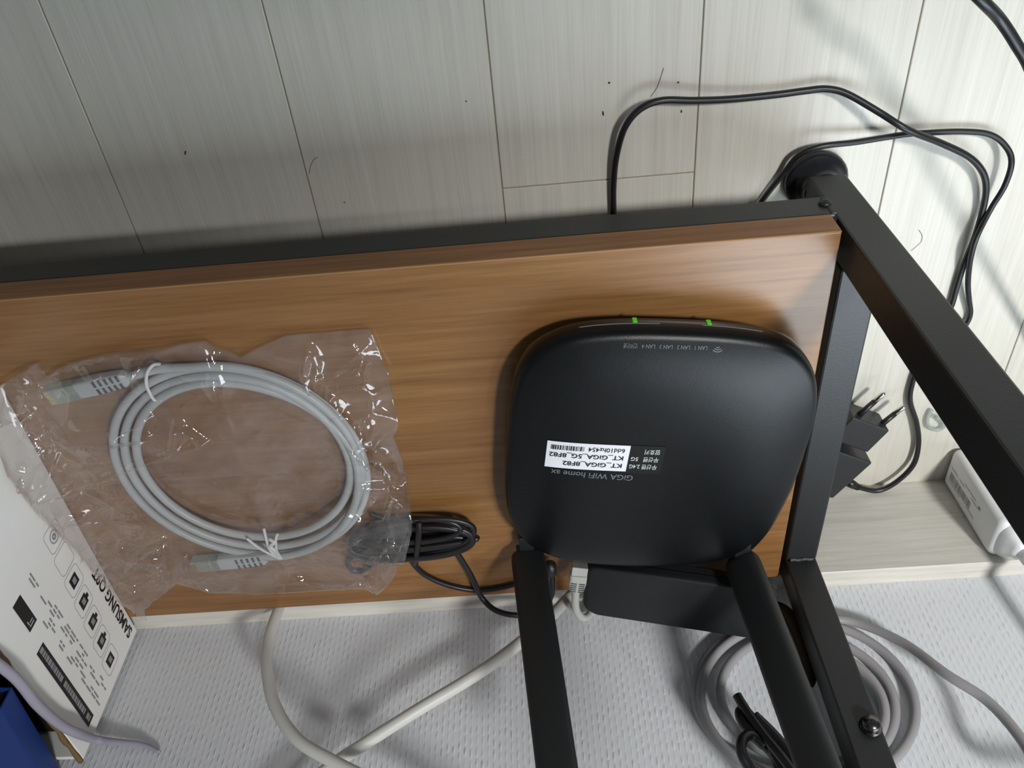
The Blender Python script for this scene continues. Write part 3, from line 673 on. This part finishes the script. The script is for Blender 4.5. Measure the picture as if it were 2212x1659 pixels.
inside = np.array(inside); cords = np.array(cords)
base = np.zeros((NV+1, NU+1, 3)); flat = np.zeros((NV+1, NU+1)); edges = np.zeros((NV+1, NU+1))
for j in range(NV+1):
    v = j/NV
    for i in range(NU+1):
        u = i/NU
        T_, B_, L_, R_ = poly_at(top, u), poly_at(bott, u), poly_at(left, v), poly_at(right, v)
        p = T_*(1-v) + B_*v + L_*(1-u) + R_*u - (top[0]*(1-u)*(1-v) + top[-1]*u*(1-v) + bott[0]*(1-u)*v + bott[-1]*u*v)
        edge = min(1.0, min(u, 1-u, v, 1-v)/0.05); edges[j, i] = edge
        xy = Vector((p.x, p.y, 0))
        c2 = crease(p.x, p.y, 34, 4.1)
        wr = 0.0026*noise.noise(Vector((p.x*16, p.y*20, 2.0))) + 0.0007*noise.noise(Vector((p.x*55, p.y*45, 5.0)))
        zone = max(0.9*math.exp(-((u-0.93)/0.10)**2), 0.9*math.exp(-(u/0.20)**2), 0.7*math.exp(-((v-0.97)/0.10)**2)*max(0, 1-1.6*abs(u-0.25)))
        wr += zone*0.0068*math.exp(-(c2/0.10)**1.1)
        fd = 0.0
        for P_, hgt, wd_ in folds:
            if P_[0][0]-0.012 < p.x < P_[0][1]+0.012 and P_[0][2]-0.012 < p.y < P_[0][3]+0.012:
                dmin = min(seg_d(xy, A_, B_) for A_, B_ in zip(P_[1][:-1], P_[1][1:]))
                fd = max(fd, hgt*math.exp(-(dmin/wd_)**1.3))
        base[j, i] = (p.x + 0.0012*noise.noise(Vector((p.x*80, p.y*80, 1))), p.y + 0.0012*noise.noise(Vector((p.x*80, p.y*80, 7))), p.z)
        flat[j, i] = edge*(max(-0.002, wr) + fd)
X, Y = base[..., 0], base[..., 1]
def drape(P, slope, r0, gap):
    Z = np.full(X.shape, -1.0)
    for x, y, z in P:
        d = np.hypot(X-x, Y-y); Z = np.maximum(Z, z + gap - slope*np.maximum(0, d-r0))
    return Z
Zi = drape(inside, 0.42, 0.0034, 0.0010); Zc = drape(cords, 3.0, 0.0030, 0.0010)
Zl = np.maximum(np.maximum(base[..., 2], BZ+0.0028), BZ+0.0028)
lowz = np.maximum(BZ+0.0004, Zc)
sup = np.maximum(np.maximum(Zl, Zi), lowz + 0.0012)
sm = sup.copy()
for _ in range(10):
    q = sm.copy(); q[1:-1, 1:-1] = (sm[:-2, 1:-1]+sm[2:, 1:-1]+sm[1:-1, :-2]+sm[1:-1, 2:]+2*sm[1:-1, 1:-1])/6
    sm = np.where(edges > 0.2, np.maximum(q, np.maximum(Zi, lowz+0.0006)), sup)
topz_ = np.maximum(sm + flat + 0.0006*edges, np.maximum(Zi + 0.0002, lowz + 0.0006))
V = []; up = {}; dn = {}
for j in range(NV+1):
    for i in range(NU+1):
        up[(i, j)] = len(V); V.append((X[j, i], Y[j, i], topz_[j, i]))
for j in range(NV+1):
    for i in range(NU+1):
        if i in (0, NU) or j in (0, NV): dn[(i, j)] = up[(i, j)]; continue
        x, y, z = V[up[(i, j)]]; edge = min(1.0, min(i/NU, 1-i/NU, j/NV, 1-j/NV)/0.012)
        climb = max(0.0, (-0.338 - x)/0.028)
        zz = lowz[j, i] + climb*0.6*(z-BZ)
        zz = min(zz, z-0.0003)
        dn[(i, j)] = len(V); V.append((x, y, zz*edge + (z-0.0002)*(1-edge)))
F = []
for j in range(NV):
    for i in range(NU):
        F.append((up[(i, j)], up[(i+1, j)], up[(i+1, j+1)], up[(i, j+1)]))
        F.append((dn[(i, j)], dn[(i, j+1)], dn[(i+1, j+1)], dn[(i+1, j)]))
bag = mk('plastic_bag', V, F, M['film'], None, True)
tag(bag, 'crumpled clear plastic bag around the grey patch cable', 'bag')

# ------------------------------------------------------------------ printed white carton and its blue contents
O = Vector((-0.3742, 0.0068, 0)); fu = Vector((0.0121, 0.2747, 0)).normalized(); fn = Vector((fu.y, -fu.x, 0)); UZ = Vector((0, 0, 1))
CL, CD, CZ0, CZ1 = 0.292, 0.235, BZ+0.0004, 0.2215
def cf(u, z, d=0.0003):            # point on the printed face
    return O + fu*u + fn*d + Vector((0, 0, z))
box = thing('carton', (O.x-0.11, 0.15, BZ), 'worn white printed carton standing at the left end of the shelf board', 'box')
th = 0.0035
def wallp(name, c, ax, d, m): return obx(name, c, ax, d, m, box, 0.0006, 1)
zc, hz = (CZ0+CZ1)/2, CZ1-CZ0
wallp('side_panel', O + fu*(CL/2) - fn*(th/2) + UZ*zc, (fu, fn, UZ), (CL, th, hz), M['paper'])
wallp('side_panel', O + fu*(CL/2) - fn*(CD-th/2) + UZ*zc, (fu, fn, UZ), (CL, th, hz), M['paper'])
wallp('end_panel', O + fu*(th/2) - fn*(CD/2) + UZ*zc, (fu, fn, UZ), (th, CD-2*th, hz), M['paper'])
wallp('end_panel', O + fu*(CL-th/2) - fn*(CD/2) + UZ*zc, (fu, fn, UZ), (th, CD-2*th, hz), M['paper'])
wallp('bottom_panel', O + fu*(CL/2) - fn*(CD/2) + UZ*(CZ0+th/2), (fu, fn, UZ), (CL-2*th, CD-2*th, th), M['kraft'])
# torn kraft rim along the open top
pts = [cf(-0.001 + (CL+0.002)*i/40, CZ1 + 0.0012 + 0.0010*noise.noise(Vector((i*0.9, 1, 1))), -0.0020 + 0.0008*noise.noise(Vector((i*0.7, 4, 2)))) for i in range(41)]
rim = tube('torn_rim', pts, lambda t: 0.0019+0.0003*math.sin(t*70), M['kraft'], box, n=2, sides=8); tag(rim, 'torn brown cardboard edge')
# print
face = patch('print_panel', lambda u, v: cf(u, v, 0.0002), 0.004, CL-0.004, CZ0+0.002, CZ1-0.002, M['paper'], box, 4, 2)
def bar(name, u0, u1, z0, z1, m, par=None, d=0.0004):
    return mk(name, [cf(u0, z0, d), cf(u1, z0, d), cf(u1, z1, d), cf(u0, z1, d)], [(0, 1, 2, 3)], m, par or face)
text_on('lettering', 'SAMSUNG Q9T', 0.0135, lambda u, v: cf(0.008+u, 0.1120+v, 0.0004), M['ink'], face, 0.086, bold=0.028)
def rrect(name, u0, u1, z0, z1, r, w, m):
    def loop(i):
        pts = []
        for cx_, cz_, a0 in ((u1-r, z1-r, 0), (u0+r, z1-r, 90), (u0+r, z0+r, 180), (u1-r, z0+r, 270)):
            for k in range(5):
                a = math.radians(a0+90*k/4); rr = r-i*w
                pts.append(cf(cx_+rr*math.cos(a), cz_+rr*math.sin(a), 0.0004))
        return pts
    A, B = loop(0), loop(1); n = len(A)
    mk(name, A+B, [(i, (i+1) % n, n+(i+1) % n, n+i) for i in range(n)], m, face)
for k in range(7):
    u0 = 0.0115 + 0.0222*k; zz = 0.1560 - 0.0026*k - 0.0145/2
    rrect('icon_frame', u0, u0+0.0200, zz-0.0095, zz+0.0115, 0.004, 0.0005, M['inkl'])
    if k < 5:
        bar('icon', u0+0.0050, u0+0.0150, zz-0.0040, zz+0.0060, M['ink'])
        bar('icon', u0+0.0072, u0+0.0128, zz-0.0015, zz+0.0030, M['inkg'], None, 0.0005)
        if k in (1, 2, 3): bar('icon', u0+0.0080, u0+0.0120, zz-0.0068, zz-0.0040, M['ink'])
    elif k == 6:
        V = [cf(u0+0.010+q*math.cos(t*math.pi/9), zz+0.001+q*math.sin(t*math.pi/9), 0.0004) for q in (0.0042, 0.0056) for t in range(18)]
        mk('icon', V, [(i, (i+1) % 18, 18+(i+1) % 18, 18+i) for i in range(18)], M['inkl'], face)
        V = [cf(u0+0.010+q*math.cos(t*math.pi/9), zz+0.001+q*math.sin(t*math.pi/9), 0.0004) for q in (0.0008, 0.0026) for t in range(18)]
        mk('icon', V, [(i, (i+1) % 18, 18+(i+1) % 18, 18+i) for i in range(18)], M['inkg'], face)
rr = random.Random(11)
for row in range(6):                 # small unreadable print above the icons
    z = 0.1660 + row*0.0030 + (0.001 if row > 2 else 0)
    u = 0.006 + rr.random()*0.01
    while u < 0.150:
        w = 0.003 + rr.random()*0.007
        if rr.random() < (0.72 if u < 0.115 else 0.25): bar('small_print', u, u+w, z, z+0.0015, M['inkg'])
        u += w + 0.0016 + (0.008*rr.random() if rr.random() < 0.3 else 0)
b1 = bar('print_bar', 0.1275, 0.1555, 0.1862, 0.1968, M['ink'])
mk('glyph', [cf(0.1300, 0.1885, 0.0006), cf(0.1310, 0.1885, 0.0006), cf(0.1310, 0.1945, 0.0006), cf(0.1300, 0.1945, 0.0006), cf(0.1320, 0.1935, 0.0006), cf(0.1355, 0.1935, 0.0006), cf(0.1355, 0.1945, 0.0006), cf(0.1320, 0.1945, 0.0006), cf(0.1325, 0.1885, 0.0006), cf(0.1334, 0.1885, 0.0006), cf(0.1334, 0.1925, 0.0006), cf(0.1325, 0.1925, 0.0006)], [(0, 1, 2, 3), (4, 5, 6, 7), (8, 9, 10, 11)], M['printw'], face)
b2 = bar('print_bar', 0.0120, 0.1100, 0.1925, 0.2025, M['ink'])
u = 0.015
while u < 0.106:
    w = 0.0015 + rr.random()*0.0030; bar('small_print', u, u+w, 0.1953, 0.1997, M['inkg'], None, 0.0006); u += w + 0.0007 + (0.003 if rr.random() < 0.22 else 0)
bar('print_bar', 0.0035, 0.0062, 0.2035, 0.2070, M['ink'])
# blue folder resting in the open top, on an added dark tray
filler = obx('shade_filler', O + fu*(CL/2) - fn*(CD/2) + UZ*((CZ0+th+0.2030)/2+0.0002), (fu, fn, UZ), (CL-2*th-0.006, CD-2*th-0.006, 0.2030-CZ0-th), M['dark'], None, 0.003)  # added dark block, stands for the shade inside the carton
tag(filler, 'dark tray added for the shade inside the open white carton', 'filler')
fo = thing('blue_folder', O + fu*0.07 - fn*0.1 + UZ*0.2262, 'blue folder lying on top of the carton at the photo\'s lower left corner', 'folder')
fa = Matrix.Rotation(math.radians(-6), 3, 'Z'); f1, f2 = fa @ fu, fa @ fn
fc = O + fu*0.060 - fn*0.0985 + UZ*0.2362
obx('cover', fc + UZ*0.0075, (f1, f2, UZ), (0.120, 0.176, 0.0022), M['blue'], fo, 0.0009)
obx('cover', fc - UZ*0.0080, (f1, f2, UZ), (0.120, 0.176, 0.0022), M['blue'], fo, 0.0009)
obx('pages', fc, (f1, f2, UZ), (0.113, 0.168, 0.0138), M['dark'], fo)
obx('spine', fc + f2*0.0874, (f1, f2, UZ), (0.120, 0.0014, 0.0158), M['blue'], fo, 0.0004, 1)
# pale cord trailing off the carton
def PX(px, py, x):
    d = _ray(px, py); return CAM + d*((x - CAM.x)/d.x)
lv = tube('pale_cord', [PX(-60, 1395, -0.3590), PX(30, 1462, -0.3590), PX(80, 1522, -0.3610), PX(130, 1565, -0.3635), PX(165, 1583, -0.3625), PY(205, 1597, 0.0105), PY(250, 1603, 0.0060), PY(305, 1608, 0.0042), PY(345, 1624, 0.0026)], lambda t: 0.0034-0.0020*max(0, (t-0.6)/0.4), M['lav'], None, n=8, sides=12)
tag(lv, 'pale lavender cord trailing from the white carton onto the wall', 'cord')

# ------------------------------------------------------------------ cables on the floor
fc1 = thing('floor_cable', (0.2, 0.36, 0), 'black power cable looping widely over the floor planks in front of the rack', 'cable')
za = [(1328, 520, .004), (1325, 455, .004), (1325, 400, .005), (1331, 340, .008), (1349, 277, .012), (1382, 236, .014), (1430, 217, .014), (1500, 217, .012), (1580, 214, .009), (1680, 204, .006), (1740, 196, .006), (1785, 192, .007), (1830, 203, .010), (1900, 243, .018), (1960, 280, .0255), (2030, 308, .017), (2090, 337, .012), (2120, 367, .010), (2130, 400, .009), (2125, 445, .007), (2105, 515, .006), (2081, 575, .0045), (2066, 622, .004), (2053, 665, .004), (2020, 730, .004), (1985, 790, .004), (1970, 830, .004), (1966, 868, .005), (1980, 915, .006), (1984, 960, .006), (1972, 1005, .008), (1935, 1042, .010), (1895, 1060, .011), (1852, 1052, .011)]
tube('cord', [PZ(*q) for q in za], 0.0023, M['blk'], fc1, n=6)
# wall-wart adapter lying on the floor, part of the same cord
def prism_top(name, P, z0, m, bev=0.0012):
    n = len(P); bm = bmesh.new()
    T_ = [bm.verts.new(p) for p in P]; B_ = [bm.verts.new((p.x, p.y, z0)) for p in P]
    bm.faces.new(T_); bm.faces.new(B_[::-1])
    for i in range(n): bm.faces.new((T_[i], B_[i], B_[(i+1) % n], T_[(i+1) % n]))
    bmesh.ops.recalc_face_normals(bm, faces=bm.faces[:])
    bmesh.ops.bevel(bm, geom=bm.edges[:], offset=bev, segments=2, profile=0.5, affect='EDGES')
    return bm_obj(name, bm, m, fc1)
hA, hB, hC = PZ(1862, 909, .027), PZ(1922, 931, .027), PZ(1874, 978, .027)
hA = hA + (hA-hB)*0.30
prism_top('plug_head', [hA, hB, hC, hA + (hC-hB)], 0.004, M['blkp'])
ad = ((hB-hC)).normalized(); asd = (hB-hA).normalized()
gB = PZ(1885, 1001, .031); gC = PZ(1799, 1078, .031); gA = gB - asd*0.052 
prism_top('adapter_body', [gA, gB, gC, gA + (gC-gB)], 0.0006, M['blkp'], 0.0016)
for x0_, y0_, x1_, y1_ in ((1853, 899, 1911, 848), (1899, 921, 1955, 876)):
    p0 = PZ(x0_, y0_, .0185); p1 = PZ(x1_, y1_, .0185); pv = (p1-p0).normalized(); pl_ = (p1-p0).length
    lathe('pin_sleeve', p0 - pv*0.003, pv, [(0.0, 0.0), (0.0026, 0.0), (0.0023, pl_*0.62+0.003), (0.0, pl_*0.62+0.003)], M['blk'], fc1, 14)
    p_ = lathe('pin', p0 + pv*(pl_*0.60), pv, [(0.0, 0.0), (0.0022, 0.0), (0.0022, pl_*0.34), (0.0014, pl_*0.39), (0.0, pl_*0.40)], M['metal'], fc1, 14); tag(p_, 'shiny metal pin tip')
se = PZ(1852, 1052, .011); sv = (PZ(1830, 1040, .012) - se).normalized()
sr = lathe('strain_relief', se - sv*0.002, sv, [(0.0, 0), (0.0026, 0), (0.0030, 0.0010), (0.0026, 0.0020), (0.0033, 0.0030), (0.0028, 0.0040), (0.0036, 0.0050), (0.0031, 0.0060), (0.0040, 0.0072), (0.0042, 0.016), (0, 0.016)], M['blk'], fc1, 14)
zb = [(1615, 490, .004), (1645, 436, .004), (1690, 378, .006), (1725, 336, .010), (1775, 316, .012), (1850, 307, .010), (1950, 291, .006), (2000, 287, .005), (2080, 284, .005), (2140, 291, .006), (2174, 318, .009), (2185, 352, .012), (2170, 402, .012), (2140, 452, .010), (2110, 512, .0125), (2096, 562, .0115), (2091, 610, .008), (2093, 645, .006), (2096, 678, .004), (2084, 705, .004), (2050, 745, .004), (2020, 790, .0045)]
f2_ = tube('floor_cable', [PZ(*q) for q in zb], 0.0020, M['blk'], None, n=6)
tag(f2_, 'thin black cable curving past the foot of the front post', 'cable')
f3_ = tube('floor_cable', [Vector((0.16, 1.3, 0.0035)), Vector((0.14, 1.0, 0.0035)), Vector((0.13, 0.72, 0.02)), PZ(1980, -160, .085), PZ(2060, -60, .10), PZ(2120, 0, .105), PZ(2160, 42, .10), PZ(2195, 95, .10), PZ(2225, 150, .10), PZ(2260, 260, .095), PZ(2290, 420, .085), PZ(2300, 600, .06), PZ(2280, 760, .02), PZ(2290, 860, .0045), Vector((0.50, 0.16, 0.0035)), Vector((0.75, 0.20, 0.0035)), Vector((1.05, 0.35, 0.0035))], 0.0030, M['blk'], None)
tag(f3_, 'thick black cable arching above the floor at the top right corner', 'cable')

# ------------------------------------------------------------------ white adapter by the baseboard
AX0 = 0.3582
wa = thing('white_adapter', (AX0+0.014, 0.035, 0), 'small white adapter standing against the baseboard with a barcode label', 'adapter')
bm = bmesh.new(); add_box(bm, (AX0+0.0150, 0.0150+0.0215, 0.0475), XYZ, (0.030, 0.0425, 0.091), 0.0065, 5)
bm_obj('case', bm, M['wplas'], wa, True)
V = []; F = []; NN = 24
for h, a, b, cy in ((0.086, 0.0135, 0.0195, 0.0363), (0.094, 0.0128, 0.0185, 0.0363), (0.100, 0.0105, 0.0150, 0.0370), (0.105, 0.0080, 0.0095, 0.0380), (0.109, 0.0070, 0.0075, 0.0385)):
    for k in range(NN):
        t = 2*math.pi*k/NN; e_ = 0.55
        V.append((AX0+0.0155+a*math.copysign(abs(math.cos(t))**e_, math.cos(t)), cy + b*math.copysign(abs(math.sin(t))**e_, math.sin(t)), h))
for j in range(4):
    for k in range(NN): F.append((j*NN+k, j*NN+(k+1) % NN, (j+1)*NN+(k+1) % NN, (j+1)*NN+k))
F.append(tuple(4*NN+k for k in range(NN)))
mk('collar', V, F, M['wplas'], wa, True)
lathe('strain_relief', (AX0+0.0160, 0.0385, 0.107), (0.03, 0.0, 1), [(0.0, 0), (0.0066, 0), (0.0064, 0.010), (0.0054, 0.012), (0.0054, 0.014), (0.0070, 0.0155), (0.0070, 0.030), (0.0056, 0.032), (0.0, 0.033)], M['wplas'], wa)
tube('cord', [(AX0+0.0165, 0.0385, 0.130), (AX0+0.018, 0.0385, 0.16), (AX0+0.022, 0.037, 0.22), (AX0+0.03, 0.034, 0.32), (AX0+0.05, 0.030, 0.45)], 0.0046, M['wplas'], wa)
lx = AX0 - 0.0002
def lab(u0, u1, z0, z1, m, nm): return mk(nm, [(lx, u0, z0), (lx, u1, z0), (lx, u1, z1), (lx, u0, z1)], [(0, 1, 2, 3)], m, wa)
rr = random.Random(5); z = 0.012
while z < 0.050:
    w = rr.choice((0.0004, 0.0006, 0.0011)); lab(0.0285, 0.0365, z, z+w, M['inkg'], 'barcode_stripe'); z += w + rr.choice((0.0004, 0.0007, 0.0010))
z = 0.012
for yy, z0, z1 in ((0.0405, 0.010, 0.022), (0.0405, 0.026, 0.036), (0.0435, 0.034, 0.055), (0.0400, 0.048, 0.060), (0.0262, 0.012, 0.034), (0.0270, 0.046, 0.060)):
    lab(yy, yy+0.0009, z0, z1, M['inkl'], 'small_print')
lab(0.0410, 0.0440, 0.0605, 0.0640, M['inkg'], 'small_print')

# small clear clip on the floor behind the front post
clp = tube('clear_clip', [PZ(2012, 885, .003), PZ(2003, 905, .003), PZ(2006, 922, .003), PZ(2026, 928, .003), PZ(2040, 918, .004), PZ(2030, 905, .005), PZ(2022, 900, .006)], 0.0018, M['plugc'], None)
tag(clp, 'tiny clear plastic clip on the floor beside the front post', 'clip')

# ------------------------------------------------------------------ crumbs and hairs on the floor
def crumb(px, py, s, lab_, long=1.0, ang=0.0):
    c = PZ(px, py, 0.0004); s = s*0.72; bm = bmesh.new(); bmesh.ops.create_icosphere(bm, subdivisions=1, radius=1.0)
    for v in bm.verts:
        q = v.co*(1+0.3*noise.noise(v.co*2+Vector((px, py, 0))))
        x, y = q.x*s, q.y*s*long
        v.co = c + Vector((x*math.cos(ang)-y*math.sin(ang), x*math.sin(ang)+y*math.cos(ang), q.z*s*0.5))
    o = bm_obj('crumb', bm, M['crumb'], None); tag(o, lab_, 'crumb', 'specks of dirt on the floor')
crumb(1316, 179, 0.0011, 'dark crumb on the plank above the black cable bend')
crumb(1465, 178, 0.0010, 'dark crumb beside the plank joint above the black cable')
crumb(1303, 245, 0.0009, 'elongated tan crumb left of the black cable bend', 2.8, 0.1)
crumb(1472, 241, 0.0008, 'small crumb just inside the black cable loop', 2.0)
crumb(1007, 219, 0.0008, 'lone reddish crumb on the middle plank left of the joint')
crumb(744, 437, 0.0008, 'dark speck near the front rail beside the second plank joint')
crumb(400, 330, 0.0008, 'long thin speck on the dim plank at the upper left', 3.2, -0.5)
def hair(pts, lab_):
    o = tube('hair', [PZ(x, y, 0.0006) for x, y in pts], 0.00014, M['hair'], None, n=6, sides=5); tag(o, lab_, 'hair', 'hairs on the floor')
hair([(1434, 147), (1428, 165), (1420, 188), (1406, 209)], 'short dark hair above the black cable bend')
hair([(1985, 497), (1992, 508), (1990, 522), (1978, 534), (1968, 542)], 'curled hair on the bright plank right of the front post')
hair([(668, 375), (671, 358), (678, 345), (687, 339)], 'curved hair on the plank beside the second joint')
